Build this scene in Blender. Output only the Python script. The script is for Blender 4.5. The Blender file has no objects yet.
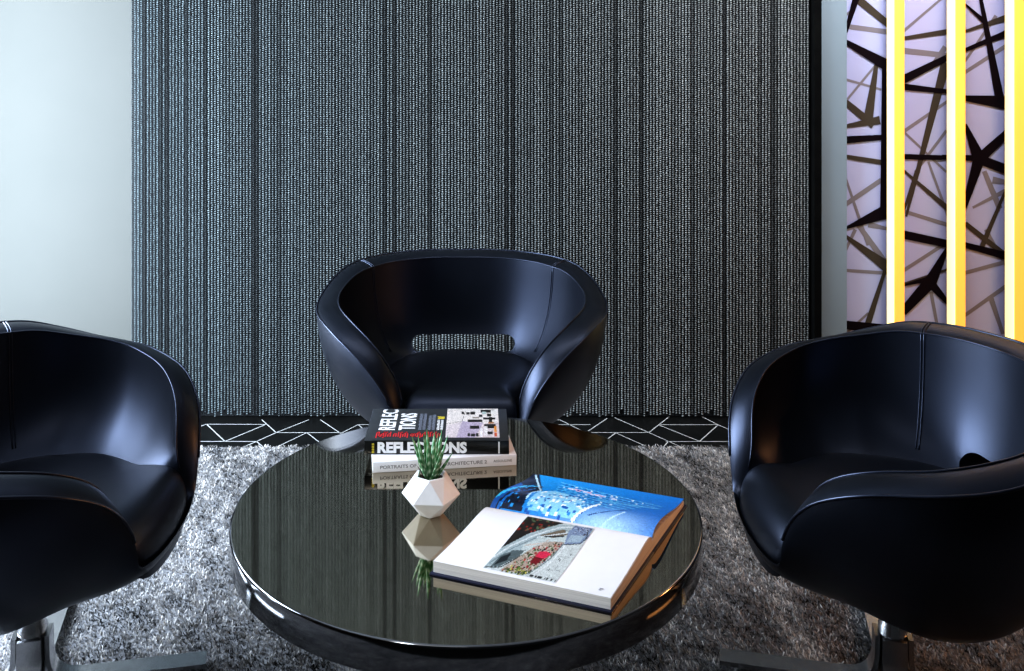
import bpy, bmesh, math, random
import numpy as np
from mathutils import Vector, Matrix

random.seed(4); rng = np.random.default_rng(11)
PI = math.pi
scene = bpy.context.scene
COL = scene.collection
CAM_H, F, CX, Y0 = 1.287, 955.0, 475.0, 50.0
TABLE_TOP = 0.40
RUG_T = .009
WALL = 3.340

# ------------------------------------------------------------------ helpers
def link(o, parent=None):
    COL.objects.link(o)
    if parent is not None:
        o.parent = parent
    return o

def mesh(name, verts, faces, mats=None, parent=None, smooth=False, mat_idx=None, sharp=None):
    me = bpy.data.meshes.new(name)
    me.from_pydata([tuple(v) for v in verts], [], [tuple(f) for f in faces])
    if mats:
        for m in (mats if isinstance(mats, (list, tuple)) else [mats]):
            me.materials.append(m)
    if mat_idx is not None:
        me.polygons.foreach_set('material_index', list(mat_idx))
    if smooth:
        me.polygons.foreach_set('use_smooth', [True] * len(me.polygons))
        if sharp is not None:
            me.set_sharp_from_angle(angle=math.radians(sharp))
    me.update()
    return link(bpy.data.objects.new(name, me), parent)

def from_bm(name, bm, mats, parent=None, smooth=False, sharp=None):
    bmesh.ops.recalc_face_normals(bm, faces=bm.faces)
    me = bpy.data.meshes.new(name)
    bm.to_mesh(me); bm.free()
    for m in (mats if isinstance(mats, (list, tuple)) else [mats]):
        me.materials.append(m)
    if smooth:
        me.polygons.foreach_set('use_smooth', [True] * len(me.polygons))
        if sharp is not None:
            me.set_sharp_from_angle(angle=math.radians(sharp))
    return link(bpy.data.objects.new(name, me), parent)

def tag(o, label=None, cat=None, group=None, kind=None):
    if label: o['label'] = label
    if cat: o['category'] = cat
    if group: o['group'] = group
    if kind: o['kind'] = kind
    return o

def empty(name, loc, rz=0.0):
    o = bpy.data.objects.new(name, None)
    o.empty_display_size = 0.1
    o.location = loc; o.rotation_euler = (0, 0, rz)
    return link(o)

def box_bm(lo, hi, bev=0.0, seg=2):
    bm = bmesh.new()
    bmesh.ops.create_cube(bm, size=1.0)
    for v in bm.verts:
        v.co = Vector([lo[i] + (v.co[i] + .5) * (hi[i] - lo[i]) for i in range(3)])
    if bev > 0:
        bmesh.ops.bevel(bm, geom=list(bm.edges), offset=bev, segments=seg, affect='EDGES', profile=.5)
    return bm

def box(name, lo, hi, mat, parent=None, bev=0.0):
    return from_bm(name, box_bm(lo, hi, bev), mat, parent, smooth=bev > 0, sharp=35)

def structure(o):
    o['kind'] = 'structure'
    return o

def lathe_data(prof, n=96, cap=True):
    V, Fc = [], []
    for r, z in prof:
        for i in range(n):
            a = 2 * PI * i / n
            V.append((r * math.cos(a), r * math.sin(a), z))
    for k in range(len(prof) - 1):
        for i in range(n):
            j = (i + 1) % n
            Fc.append((k*n+i, k*n+j, (k+1)*n+j, (k+1)*n+i))
    if cap:
        Fc.append(tuple(range(n - 1, -1, -1)))
        Fc.append(tuple((len(prof) - 1) * n + i for i in range(n)))
    return V, Fc

def tube_data(path, r, n=8, closed=False):
    path = [Vector(p) for p in path]
    V, Fc = [], []
    m = len(path)
    up = None
    for i, p in enumerate(path):
        t = (path[min(i + 1, m - 1)] - path[max(i - 1, 0)]).normalized()
        if up is None:
            up = t.orthogonal().normalized()
        up = (up - t * up.dot(t)).normalized()
        b = t.cross(up)
        for k in range(n):
            a = 2 * PI * k / n
            V.append(p + up * (r * math.cos(a)) + b * (r * math.sin(a)))
    for i in range(m - 1):
        for k in range(n):
            j = (k + 1) % n
            Fc.append((i*n+k, i*n+j, (i+1)*n+j, (i+1)*n+k))
    Fc.append(tuple(range(n - 1, -1, -1)))
    Fc.append(tuple((m - 1) * n + k for k in range(n)))
    return V, Fc

def merge(*parts):
    V, Fc = [], []
    for v, f in parts:
        o = len(V)
        V += list(v); Fc += [tuple(i + o for i in q) for q in f]
    return V, Fc

def catmull(P, n):
    P = [np.array(p, float) for p in P]
    out = []
    ext = [2*P[0]-P[1]] + P + [2*P[-1]-P[-2]]
    for i in range(1, len(ext) - 2):
        p0, p1, p2, p3 = ext[i-1:i+3]
        for k in range(24):
            t = k / 24
            out.append(.5*((2*p1)+(-p0+p2)*t+(2*p0-5*p1+4*p2-p3)*t*t+(-p0+3*p1-3*p2+p3)*t**3))
    out.append(P[-1])
    out = np.array(out)
    d = np.concatenate([[0], np.cumsum(np.linalg.norm(np.diff(out, axis=0), axis=1))])
    s = np.linspace(0, d[-1], n)
    return np.stack([np.interp(s, d, out[:, k]) for k in range(out.shape[1])], 1)

# ------------------------------------------------------------------ materials
def new_mat(name):
    m = bpy.data.materials.new(name)
    m.use_nodes = True
    nt = m.node_tree
    return m, nt, nt.nodes['Principled BSDF']

def simple(name, col, rough=.5, metal=0., spec=.5, coat=0.):
    m, nt, b = new_mat(name)
    b.inputs['Base Color'].default_value = (*col, 1)
    b.inputs['Roughness'].default_value = rough
    b.inputs['Metallic'].default_value = metal
    b.inputs['Specular IOR Level'].default_value = spec
    b.inputs['Coat Weight'].default_value = coat
    return m

def noise_mat(name, c1, c2, scale, rough=.5, bump=.1, dist=.002, metal=0., detail=4., spec=.5, stretch=None, bscale=None):
    m, nt, b = new_mat(name)
    N = nt.nodes; L = nt.links
    tc = N.new('ShaderNodeTexCoord'); mp = N.new('ShaderNodeMapping')
    if stretch: mp.inputs['Scale'].default_value = stretch
    L.new(tc.outputs['Object'], mp.inputs['Vector'])
    nz = N.new('ShaderNodeTexNoise'); nz.inputs['Scale'].default_value = scale; nz.inputs['Detail'].default_value = detail
    L.new(mp.outputs['Vector'], nz.inputs['Vector'])
    rp = N.new('ShaderNodeValToRGB')
    rp.color_ramp.elements[0].position = .3; rp.color_ramp.elements[1].position = .7
    rp.color_ramp.elements[0].color = (*c1, 1); rp.color_ramp.elements[1].color = (*c2, 1)
    L.new(nz.outputs['Fac'], rp.inputs['Fac']); L.new(rp.outputs['Color'], b.inputs['Base Color'])
    if bump:
        n2 = nz
        if bscale:
            n2 = N.new('ShaderNodeTexNoise'); n2.inputs['Scale'].default_value = bscale
            L.new(mp.outputs['Vector'], n2.inputs['Vector'])
        bp = N.new('ShaderNodeBump'); bp.inputs['Strength'].default_value = bump; bp.inputs['Distance'].default_value = dist
        L.new(n2.outputs['Fac'], bp.inputs['Height']); L.new(bp.outputs['Normal'], b.inputs['Normal'])
    b.inputs['Roughness'].default_value = rough; b.inputs['Metallic'].default_value = metal
    b.inputs['Specular IOR Level'].default_value = spec
    return m

def attr_mat(name, rough=.5, metal=0., spec=.5, coat=0.):
    m, nt, b = new_mat(name)
    a = nt.nodes.new('ShaderNodeAttribute'); a.attribute_name = 'tint'
    nt.links.new(a.outputs['Color'], b.inputs['Base Color'])
    b.inputs['Roughness'].default_value = rough; b.inputs['Metallic'].default_value = metal
    b.inputs['Specular IOR Level'].default_value = spec; b.inputs['Coat Weight'].default_value = coat
    return m

def emit_mat(name, col, strength):
    m, nt, b = new_mat(name)
    N, L = nt.nodes, nt.links
    b.inputs['Base Color'].default_value = (*col, 1)
    tc = N.new('ShaderNodeTexCoord'); nz = N.new('ShaderNodeTexNoise'); nz.inputs['Scale'].default_value = 1.4
    L.new(tc.outputs['Object'], nz.inputs['Vector'])
    mr = N.new('ShaderNodeMapRange'); mr.inputs['To Min'].default_value = strength*.9; mr.inputs['To Max'].default_value = strength*1.1
    L.new(nz.outputs['Fac'], mr.inputs['Value']); L.new(mr.outputs['Result'], b.inputs['Emission Strength'])
    b.inputs['Emission Color'].default_value = (*col, 1)
    b.inputs['Roughness'].default_value = .4
    return m

M = {}
M['leather'] = noise_mat('black_leather', (.002, .0024, .0032), (.0035, .0042, .006), 9, rough=.36, bump=.12, dist=.001, spec=.62, bscale=420)
M['leather_trim'] = noise_mat('black_leather_trim', (.006, .007, .011), (.010, .012, .018), 30, rough=.32, bump=.05, dist=.001, spec=.7)
for k_ in ('leather', 'leather_trim'):
    M[k_].node_tree.nodes['Principled BSDF'].inputs['Specular Tint'].default_value = (.60, .69, 1.0, 1)
M['steel'] = noise_mat('brushed_steel', (.42, .42, .43), (.55, .55, .56), 60, rough=.26, bump=.03, dist=.001, metal=1., stretch=(1, 1, 12))
M['lacquer'] = noise_mat('dark_mirror_lacquer', (.45, .40, .31), (.48, .425, .33), 3, rough=.05, bump=0, metal=1.)
M['lacquer_edge'] = noise_mat('dark_lacquer_edge', (.20, .20, .205), (.23, .23, .235), 3, rough=.10, bump=0, metal=1.)
M['backing'] = noise_mat('dark_backing_fabric', (.010, .012, .013), (.016, .018, .019), 40, rough=.9, bump=0, stretch=(1, 1, .1))
M['pale_wall'] = noise_mat('pale_plaster', (.086, .087, .076), (.095, .095, .083), 2.2, rough=.75, bump=.03, dist=.002)
M['grey_wall'] = noise_mat('grey_plaster', (.17, .21, .235), (.195, .235, .26), 3, rough=.8, bump=.03, dist=.002)
M['black_trim'] = noise_mat('black_trim', (.002, .002, .002), (.004, .004, .0035), 20, rough=.8, bump=0, spec=.05)
M['tile'] = noise_mat('black_floor_tile', (.004, .0042, .0042), (.008, .0078, .007), 14, rough=.35, bump=.02, dist=.001, spec=.3)
M['grout'] = noise_mat('pale_grout', (.42, .42, .41), (.58, .58, .56), 60, rough=.8, bump=0)
M['rug_base'] = noise_mat('rug_backing', (.09, .09, .095), (.34, .34, .35), 130, rough=1., bump=.8, dist=.006, detail=8, spec=.1)
M['pile'] = attr_mat('rug_pile_wool', rough=.95, spec=.12)
M['beads'] = attr_mat('bead_metal', rough=.6, metal=.35, spec=.4)
M['lavender'] = noise_mat('lavender_panel', (.32, .32, .50), (.36, .35, .54), 2, rough=.8, bump=0, spec=.1)
M['shard_black'] = simple('shard_black', (.008, .005, .007), .5, 0., 0.)
M['shard_brown'] = simple('shard_brown', (.050, .038, .030), .5, 0., 0.)
M['shard_grey'] = simple('shard_grey', (.17, .145, .165), .5, 0., 0.)
M['fin_side'] = emit_mat('glowing_amber_side', (1., .80, .32), 1.05)
M['fin_front'] = emit_mat('glowing_amber_front', (1., .46, .07), .74)
M['fin_edge'] = emit_mat('glowing_amber_rim', (1., .40, .035), .6)
M['ceramic'] = noise_mat('white_matte_ceramic', (.74, .74, .75), (.79, .79, .80), 60, rough=.5, bump=.02, dist=.0005)
M['soil'] = noise_mat('potting_soil', (.02, .014, .01), (.06, .045, .03), 160, rough=1., bump=.6, dist=.003)
M['paper'] = noise_mat('white_page_paper', (.70, .70, .72), (.74, .74, .76), 20, rough=.55, bump=0)
M['page_edge'] = noise_mat('page_edges', (.52, .50, .48), (.80, .78, .75), 90, rough=.8, bump=.15, dist=.0005, stretch=(.05, .05, 14))
M['navy_cover'] = simple('navy_book_cover', (.012, .014, .035), .3)
M['black_cover'] = noise_mat('charcoal_book_cover', (.020, .022, .024), (.028, .030, .032), 50, rough=.45, bump=0)
M['spine_black'] = noise_mat('black_book_spine', (.004, .005, .005), (.007, .008, .008), 50, rough=.3, bump=0)
M['white_cover'] = noise_mat('white_book_cover', (.78, .79, .83), (.82, .83, .87), 20, rough=.35, bump=0)
M['ink_white'] = simple('white_ink', (.88, .88, .88), .5)
M['ink_grey'] = simple('grey_ink', (.20, .20, .22), .5)
M['ink_dark'] = simple('dark_ink', (.03, .03, .035), .5)
M['ink_red'] = simple('red_ink', (.55, .02, .025), .5)
M['ink_slate'] = simple('slate_ink', (.20, .22, .27), .5)
M['ink_yellow'] = simple('yellow_ink', (.75, .60, .05), .5)
M['print'] = attr_mat('printed_picture', rough=.3, coat=.2)
M['leaf'] = attr_mat('succulent_leaf', rough=.4)
M['ceiling'] = simple('ceiling_paint', (.30, .30, .30), .9)
M['dark_wall'] = noise_mat('dark_side_wall', (.05, .042, .035), (.07, .058, .048), 3, rough=.8, bump=0)
M['window_frame'] = simple('window_frame_paint', (.5, .5, .5), .5)

def set_tint(o, cols, domain='POINT'):
    a = o.data.color_attributes.new('tint', 'FLOAT_COLOR', domain)
    c = np.ones((len(cols), 4), np.float32); c[:, :3] = cols
    a.data.foreach_set('color', c.ravel())

# ------------------------------------------------------------------ room shell
XL, XR, CEIL, YF = -1.95, 2.7, 2.85, -1.6
structure(box('floor', (XL, YF, -.05), (XR, WALL + .06, 0), M['tile']))
structure(box('wall_back', (XL, WALL + .05, 0), (XR, WALL + .15, CEIL), M['pale_wall']))
structure(box('ceiling', (XL, YF, CEIL), (XR, WALL + .15, CEIL + .05), M['ceiling']))
structure(box('wall_right', (XR, YF, 0), (XR + .1, WALL + .15, CEIL), M['dark_wall']))
# left wall with one tall window opening
WY0, WY1, WZ0, WZ1 = 1.45, 3.26, .06, 2.05
parts = []
def boxdata(lo, hi):
    x0, y0, z0 = lo; x1, y1, z1 = hi
    V = [(x0,y0,z0),(x1,y0,z0),(x1,y1,z0),(x0,y1,z0),(x0,y0,z1),(x1,y0,z1),(x1,y1,z1),(x0,y1,z1)]
    return V, [(0,3,2,1),(4,5,6,7),(0,1,5,4),(1,2,6,5),(2,3,7,6),(3,0,4,7)]
for lo, hi in (((XL-.1,YF,0),(XL,WY0,CEIL)), ((XL-.1,WY1,0),(XL,WALL+.15,CEIL)),
               ((XL-.1,WY0,0),(XL,WY1,WZ0)), ((XL-.1,WY0,WZ1),(XL,WY1,CEIL))):
    parts.append(boxdata(lo, hi))
structure(mesh('wall_left', *merge(*parts), M['dark_wall']))
parts = []
for lo, hi in (((XL-.07,WY0,WZ0),(XL-.02,WY0+.04,WZ1)), ((XL-.07,WY1-.04,WZ0),(XL-.02,WY1,WZ1)),
               ((XL-.07,WY0,WZ0),(XL-.02,WY1,WZ0+.04)), ((XL-.07,WY0,WZ1-.04),(XL-.02,WY1,WZ1))):
    parts.append(boxdata(lo, hi))
structure(mesh('window_1', *merge(*parts), M['window_frame']))

def wx(px, y=WALL): return (px - CX) * y / F
def wz(py, y=WALL): return CAM_H - (py - Y0) * y / F

CX0, CX1 = wx(130.5), wx(811)
# dark backing behind the beads, edge trims
structure(box('trim_1', (CX0, WALL + .02, .0), (CX1, WALL + .05, CEIL), M['backing']))
structure(box('trim_2', (wx(811.5), WALL - .03, 0), (wx(818.5), WALL + .05, CEIL), M['black_trim']))
structure(box('trim_3', (wx(818.5), WALL - .012, 0), (wx(845.5), WALL + .05, CEIL), M['grey_wall']))

# ------------------------------------------------------------------ bead curtain (uncountable -> one object)
def bead_curtain():
    pitch, vp, rb = .0112, .0077, .0046
    n = int((CX1 - CX0) / pitch)
    gaps = [wx(p) for p in (144, 161, 187, 205, 253, 258.5, 384, 394.5, 430, 512, 508, 616, 640, 724, 771, 168)]
    base = np.array([(0,0,1),(1,0,0),(0,1,0),(-1,0,0),(0,-1,0),(0,0,-1)], float)
    tri = np.array([(0,1,2),(0,2,3),(0,3,4),(0,4,1),(5,2,1),(5,3,2),(5,4,3),(5,1,4)])
    th = PI / 4
    rot = np.array([[math.cos(th), -math.sin(th), 0],[math.sin(th), math.cos(th), 0],[0,0,1]])
    base = base @ rot.T
    cent, cols, rad = [], [], []
    lum = 1.0
    for i in range(n):
        x = CX0 + pitch * (i + .5)
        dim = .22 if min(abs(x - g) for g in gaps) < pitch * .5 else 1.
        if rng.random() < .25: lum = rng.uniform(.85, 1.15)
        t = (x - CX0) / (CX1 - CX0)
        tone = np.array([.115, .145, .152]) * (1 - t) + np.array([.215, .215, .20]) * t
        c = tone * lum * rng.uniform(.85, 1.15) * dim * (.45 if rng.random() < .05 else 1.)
        r = rb * rng.uniform(.92, 1.08)
        z0 = rng.uniform(.006, .018) + (rng.random() < .2) * .01
        zs = np.arange(z0, 2.75, vp)
        zs = zs + (i % 2) * vp * .5 + rng.uniform(0, vp * .25)
        p = np.stack([np.full_like(zs, x) + rng.normal(0, .0004, len(zs)), np.full_like(zs, WALL + rng.uniform(-.0008, .0008)), zs], 1)
        cent.append(p); rad.append(np.full(len(zs), r))
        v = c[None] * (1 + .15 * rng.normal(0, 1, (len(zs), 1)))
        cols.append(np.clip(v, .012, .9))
    cent = np.concatenate(cent); rad = np.concatenate(rad); cols = np.concatenate(cols)
    N = len(cent)
    V = (cent[:, None, :] + base[None] * rad[:, None, None] * np.array([1.1, 1.0, .80])).reshape(-1, 3)
    T = (tri[None] + (np.arange(N) * 6)[:, None, None]).reshape(-1, 3)
    me = bpy.data.meshes.new('bead_curtain')
    me.vertices.add(len(V)); me.vertices.foreach_set('co', V.ravel().astype(np.float32))
    me.loops.add(T.size); me.loops.foreach_set('vertex_index', T.ravel().astype(np.int32))
    me.polygons.add(len(T)); me.polygons.foreach_set('loop_start', (np.arange(len(T)) * 3).astype(np.int32))
    me.polygons.foreach_set('loop_total', np.full(len(T), 3, np.int32))
    me.polygons.foreach_set('use_smooth', np.ones(len(T), bool))
    me.update(); me.validate()
    me.materials.append(M['beads'])
    o = link(bpy.data.objects.new('bead_curtain', me))
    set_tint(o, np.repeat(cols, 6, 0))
    tag(o, 'dark grey bead chain curtain hanging in vertical strands over the back wall', 'curtain', kind='stuff')
bead_curtain()

# ------------------------------------------------------------------ patterned panel with shards
def pattern_panel():
    x0, x1 = wx(845.5), 2.1
    z0 = 0.0
    root = box('patterned_panel', (x0, WALL + .02, z0), (x1, WALL + .05, CEIL), M['lavender'])
    tag(root, 'lavender wall panel printed with black and grey crossing shards behind the amber fins', 'wall panel')
    S = 1.917
    YP = WALL + .02
    def P(cx, cy): return wx(790 + cx / S, YP), wz(cy / S, YP)
    black = [(127,-6,11,106,62,6),(106,80,8,190,128,20),(106,268,12,190,262,8),(181,115,9,179,412,12),(106,437,4,192,402,26),
             (106,622,14,192,634,20),(215,153,14,305,108,10),(215,166,11,305,176,7),(290,302,8,215,300,9),(215,449,14,305,468,13),
             (303,470,4,267,543,22),(270,538,22,215,598,14),(265,538,16,306,585,6),(215,547,3,270,533,9),
             (335,8,3,372,42,8),(364,-6,6,404,205,16),(418,62,11,330,98,6),(335,188,9,418,197,24),(362,305,22,335,238,5),(362,305,18,420,250,12),
             (362,305,16,420,327,16),(362,303,20,333,398,8),(362,303,10,290,301,8),(330,468,9,420,492,13)]
    brown = [(127,-4,13,192,50,11),(168,105,5,148,238,17),(106,196,11,160,240,13),(106,242,6,172,230,14),(106,300,7,192,314,9),
             (106,452,5,192,516,20),(190,492,4,140,648,12),(215,74,6,305,60,9),(298,120,16,222,415,4),(215,325,4,305,402,9),
             (420,32,11,330,62,4),(335,428,8,420,495,9),(418,352,4,365,478,9),(244,328,9,218,402,4),(215,545,4,305,515,4)]
    grey = [(106,195,4,168,120,4),(106,152,4,175,172,4),(292,-4,4,215,62,5),(215,97,10,305,107,9),(215,254,6,305,192,5),(215,250,4,300,330,4),
            (106,50,8,192,62,9),(265,310,4,305,420,5),(215,404,6,305,432,7),(305,462,6,215,520,6),(335,118,4,395,30,6),(420,84,7,330,142,6),
            (372,328,8,402,400,10),(420,362,8,350,398,4),(420,544,7,330,608,6),(384,568,9,408,640,6),(335,523,6,420,500,7),(106,392,8,175,345,8),
            (106,340,4,150,470,6),(130,430,8,180,500,10),(106,518,5,192,524,6),(298,90,10,268,130,4),(270,560,6,285,640,5),(106,640,4,150,600,4),
            (300,250,5,240,330,5),(375,440,6,420,520,5),(388,345,12,420,350,6),(106,30,4,118,20,4),(150,430,10,192,440,4),(106,480,5,125,440,6)]
    V, Fc, mi = [], [], []
    for k_, (lst, off) in enumerate(((grey, .0006), (brown, .0020), (black, .0034))):
        allsh = list(lst)
        # the same print carries on above, below and beside what the photo shows
        for dy in (-690, 690):
            allsh += [(a, b + dy, c, d, e + dy, g) for a, b, c, d, e, g in lst]
        allsh += [(a + 352, b, c, d + 352, e, g) for a, b, c, d, e, g in lst]
        for q_, (a, b, w0, d, e, w1) in enumerate(allsh):
            w0, w1 = w0 * 1.15, w1 * 1.15
            L = math.hypot(d - a, e - b); nx, ny = -(e - b) / L, (d - a) / L
            q = [(a + nx*w0/2, b + ny*w0/2), (d + nx*w1/2, e + ny*w1/2), (d - nx*w1/2, e - ny*w1/2), (a - nx*w0/2, b - ny*w0/2)]
            o = len(V)
            for px, py in q:
                X, Z = P(px, py)
                V.append((min(max(X, x0 + .001), x1 - .001), YP - off - q_ * 1e-5, min(max(Z, .002), CEIL - .002)))
            Fc.append((o, o + 1, o + 2, o + 3)); mi.append(k_)
    mesh('printed_pattern', V, Fc, [M['shard_grey'], M['shard_brown'], M['shard_black']], root, False, mi)
pattern_panel()

# ------------------------------------------------------------------ glowing fins
def fin(px0, px1, pxm, label):
    yb = WALL - .0
    # front face spans pxm..px1 at front plane, side face px0..pxm reaches back
    yf = WALL - .07
    xl, xr = wx(pxm, yf) , wx(px1, yf)
    x_l = xl
    V, Fc = [], []
    root = empty('amber_light_fin', (0.5*(xl+xr), yf + .03, 0)); 
    tag(root, label, 'light fin', 'glowing amber fins in front of the patterned panel')
    w = (xr - xl) / 2
    bm = box_bm((-w, -.03, .02), (w, .03, CEIL - .02), .004, 2)
    o = from_bm('diffuser', bm, [M['fin_front'], M['fin_side'], M['fin_edge'], M['black_trim']], root)
    for p in o.data.polygons:
        n = p.normal
        p.material_index = 3 if (n.y > .1 or abs(n.z) > .9) else (0 if n.y < -.9 else (1 if n.x < -.5 else 2))
    for z in (.0, CEIL - .02):
        box('end_cap', (-w - .004, -.034, z), (w + .004, .034, z + .02), M['black_trim'], root)
fin(886, 905, 894, 'glowing amber vertical fin nearest the grey wall strip')
fin(945, 966, 955, 'glowing amber vertical fin, middle one of the three in view')
fin(1004, 1027, 1014, 'glowing amber vertical fin farthest from the bead curtain, cut by the picture edge')

# ------------------------------------------------------------------ floor grout pattern (strip in front of the curtain)
def grout():
    segs = []
    def add(lines, ox, oy, s):
        for a, b, c, d in lines:
            def G(cx, cy):
                px, py = ox + cx / s, oy + cy / s
                y = F * CAM_H / (py - Y0)
                return ((px - CX) * y / F, y)
            segs.append((G(a, b), G(c, d)))
    left = [(80,119,370,120),(80,118,170,203),(170,203,370,120),(-60,203,325,203),(350,97,420,160),(420,160,580,97),(420,160,735,160),
            (635,97,735,164),(735,164,820,121),(820,121,1100,121),(570,160,650,222),(570,160,415,234),(325,203,420,160),(325,203,370,244),(250,234,325,203),
            (80,119,-30,160),(820,121,900,190)]
    right = [(0,205,115,262),(145,262,240,198),(160,270,455,270),(280,194,455,270),(455,270,620,344),(455,270,560,188),(510,230,810,230),(510,233,715,315),
             (715,315,810,230),(725,188,810,230),(810,230,1000,315),(540,316,1000,316),(530,344,552,318),(245,302,285,272),(290,274,440,340),(-150,205,0,205)]
    add(left, 190, 400, 1024/210); add(right, 560, 380, 5.12)
    # hidden stretch under and beside the chairs continues the same pattern
    n0 = len(segs)
    for k in range(len(left)):
        (a, b) = segs[k]
        for d in (-.74, .60):
            segs.append(((a[0] + d, a[1]), (b[0] + d, b[1])))
    for k in range(len(left), n0):
        (a, b) = segs[k]
        segs.append(((a[0] + .8, a[1]), (b[0] + .8, b[1])))
    V, Fc = [], []
    w = .0018
    for (a, b) in segs:
        a = Vector(a); b = Vector(b); d = (b - a).normalized(); n = Vector((-d.y, d.x)) * w
        o = len(V)
        for p in (a + n, b + n, b - n, a - n):
            V.append((p.x, min(max(p.y, 2.6), WALL + .04), .0008))
        Fc.append((o, o+1, o+2, o+3))
    o = mesh('floor_grout', V, Fc, M['grout'])
    structure(o); o.parent = bpy.data.objects['floor']
grout()

# ------------------------------------------------------------------ rug
RUG_Y1 = 3.088
def rug():
    x0, x1, y0, y1 = -1.86, 1.86, .99, RUG_Y1
    r = box('shag_rug', (x0, y0, .001), (x1, y1, .004), M['rug_base'], None, .002)
    tag(r, 'grey shag rug lying under the round table and the three chairs', 'rug')
    # visible pile
    N = 430000
    px = rng.uniform(-1.85, 1.85, N); py = rng.uniform(1.0, y1 - .002, N)
    gx, gy = 160, 160
    def field(n, seed):
        g = np.random.default_rng(seed).random((n, n))
        u = (px + 2) / 4 * (n - 2); v = (py) / 4 * (n - 2)
        # streaks run diagonally
        u, v = (u + .5 * v) % (n - 2), (v * .55) % (n - 2)
        i, j = u.astype(int), v.astype(int); fu, fv = u - i, v - j
        return (g[i, j]*(1-fu)*(1-fv)+g[i+1, j]*fu*(1-fv)+g[i, j+1]*(1-fu)*fv+g[i+1, j+1]*fu*fv)
    c1 = field(520, 1); c2 = field(130, 2); c3 = field(900, 3)
    tone = np.clip(.30 + .6 * (c1 - .5) + .6 * (c2 - .5) + .5 * (c3 - .5) + rng.normal(0, .14, N), .02, .9)
    ang = rng.uniform(0, 2 * PI, N); lean = rng.uniform(.3, 1.1, N) * .010; hgt = rng.uniform(.004, .009, N) * (.5 + .7 * c1)
    la = rng.normal(2.3, 1.0, N)
    w = rng.uniform(.0007, .0016, N)
    dx, dy = np.cos(ang) * w, np.sin(ang) * w
    bx, by = px, py
    tx, ty = px + np.cos(la) * lean, np.minimum(py + np.sin(la) * lean, y1 + .004)
    z0 = np.full(N, .003)
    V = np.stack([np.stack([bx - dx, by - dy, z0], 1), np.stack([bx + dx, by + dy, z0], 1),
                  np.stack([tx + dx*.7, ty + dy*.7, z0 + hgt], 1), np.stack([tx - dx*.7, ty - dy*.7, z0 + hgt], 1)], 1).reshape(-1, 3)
    me = bpy.data.meshes.new('pile')
    me.vertices.add(4*N); me.vertices.foreach_set('co', V.ravel().astype(np.float32))
    me.loops.add(4*N); me.loops.foreach_set('vertex_index', np.arange(4*N, dtype=np.int32))
    me.polygons.add(N); me.polygons.foreach_set('loop_start', (np.arange(N)*4).astype(np.int32)); me.polygons.foreach_set('loop_total', np.full(N, 4, np.int32))
    me.update(); me.validate(); me.materials.append(M['pile'])
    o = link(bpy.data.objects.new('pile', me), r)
    t = np.repeat(tone, 4)
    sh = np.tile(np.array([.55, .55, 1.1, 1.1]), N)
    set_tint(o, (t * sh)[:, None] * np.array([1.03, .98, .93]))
    o['kind'] = 'stuff'
rug()

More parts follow.
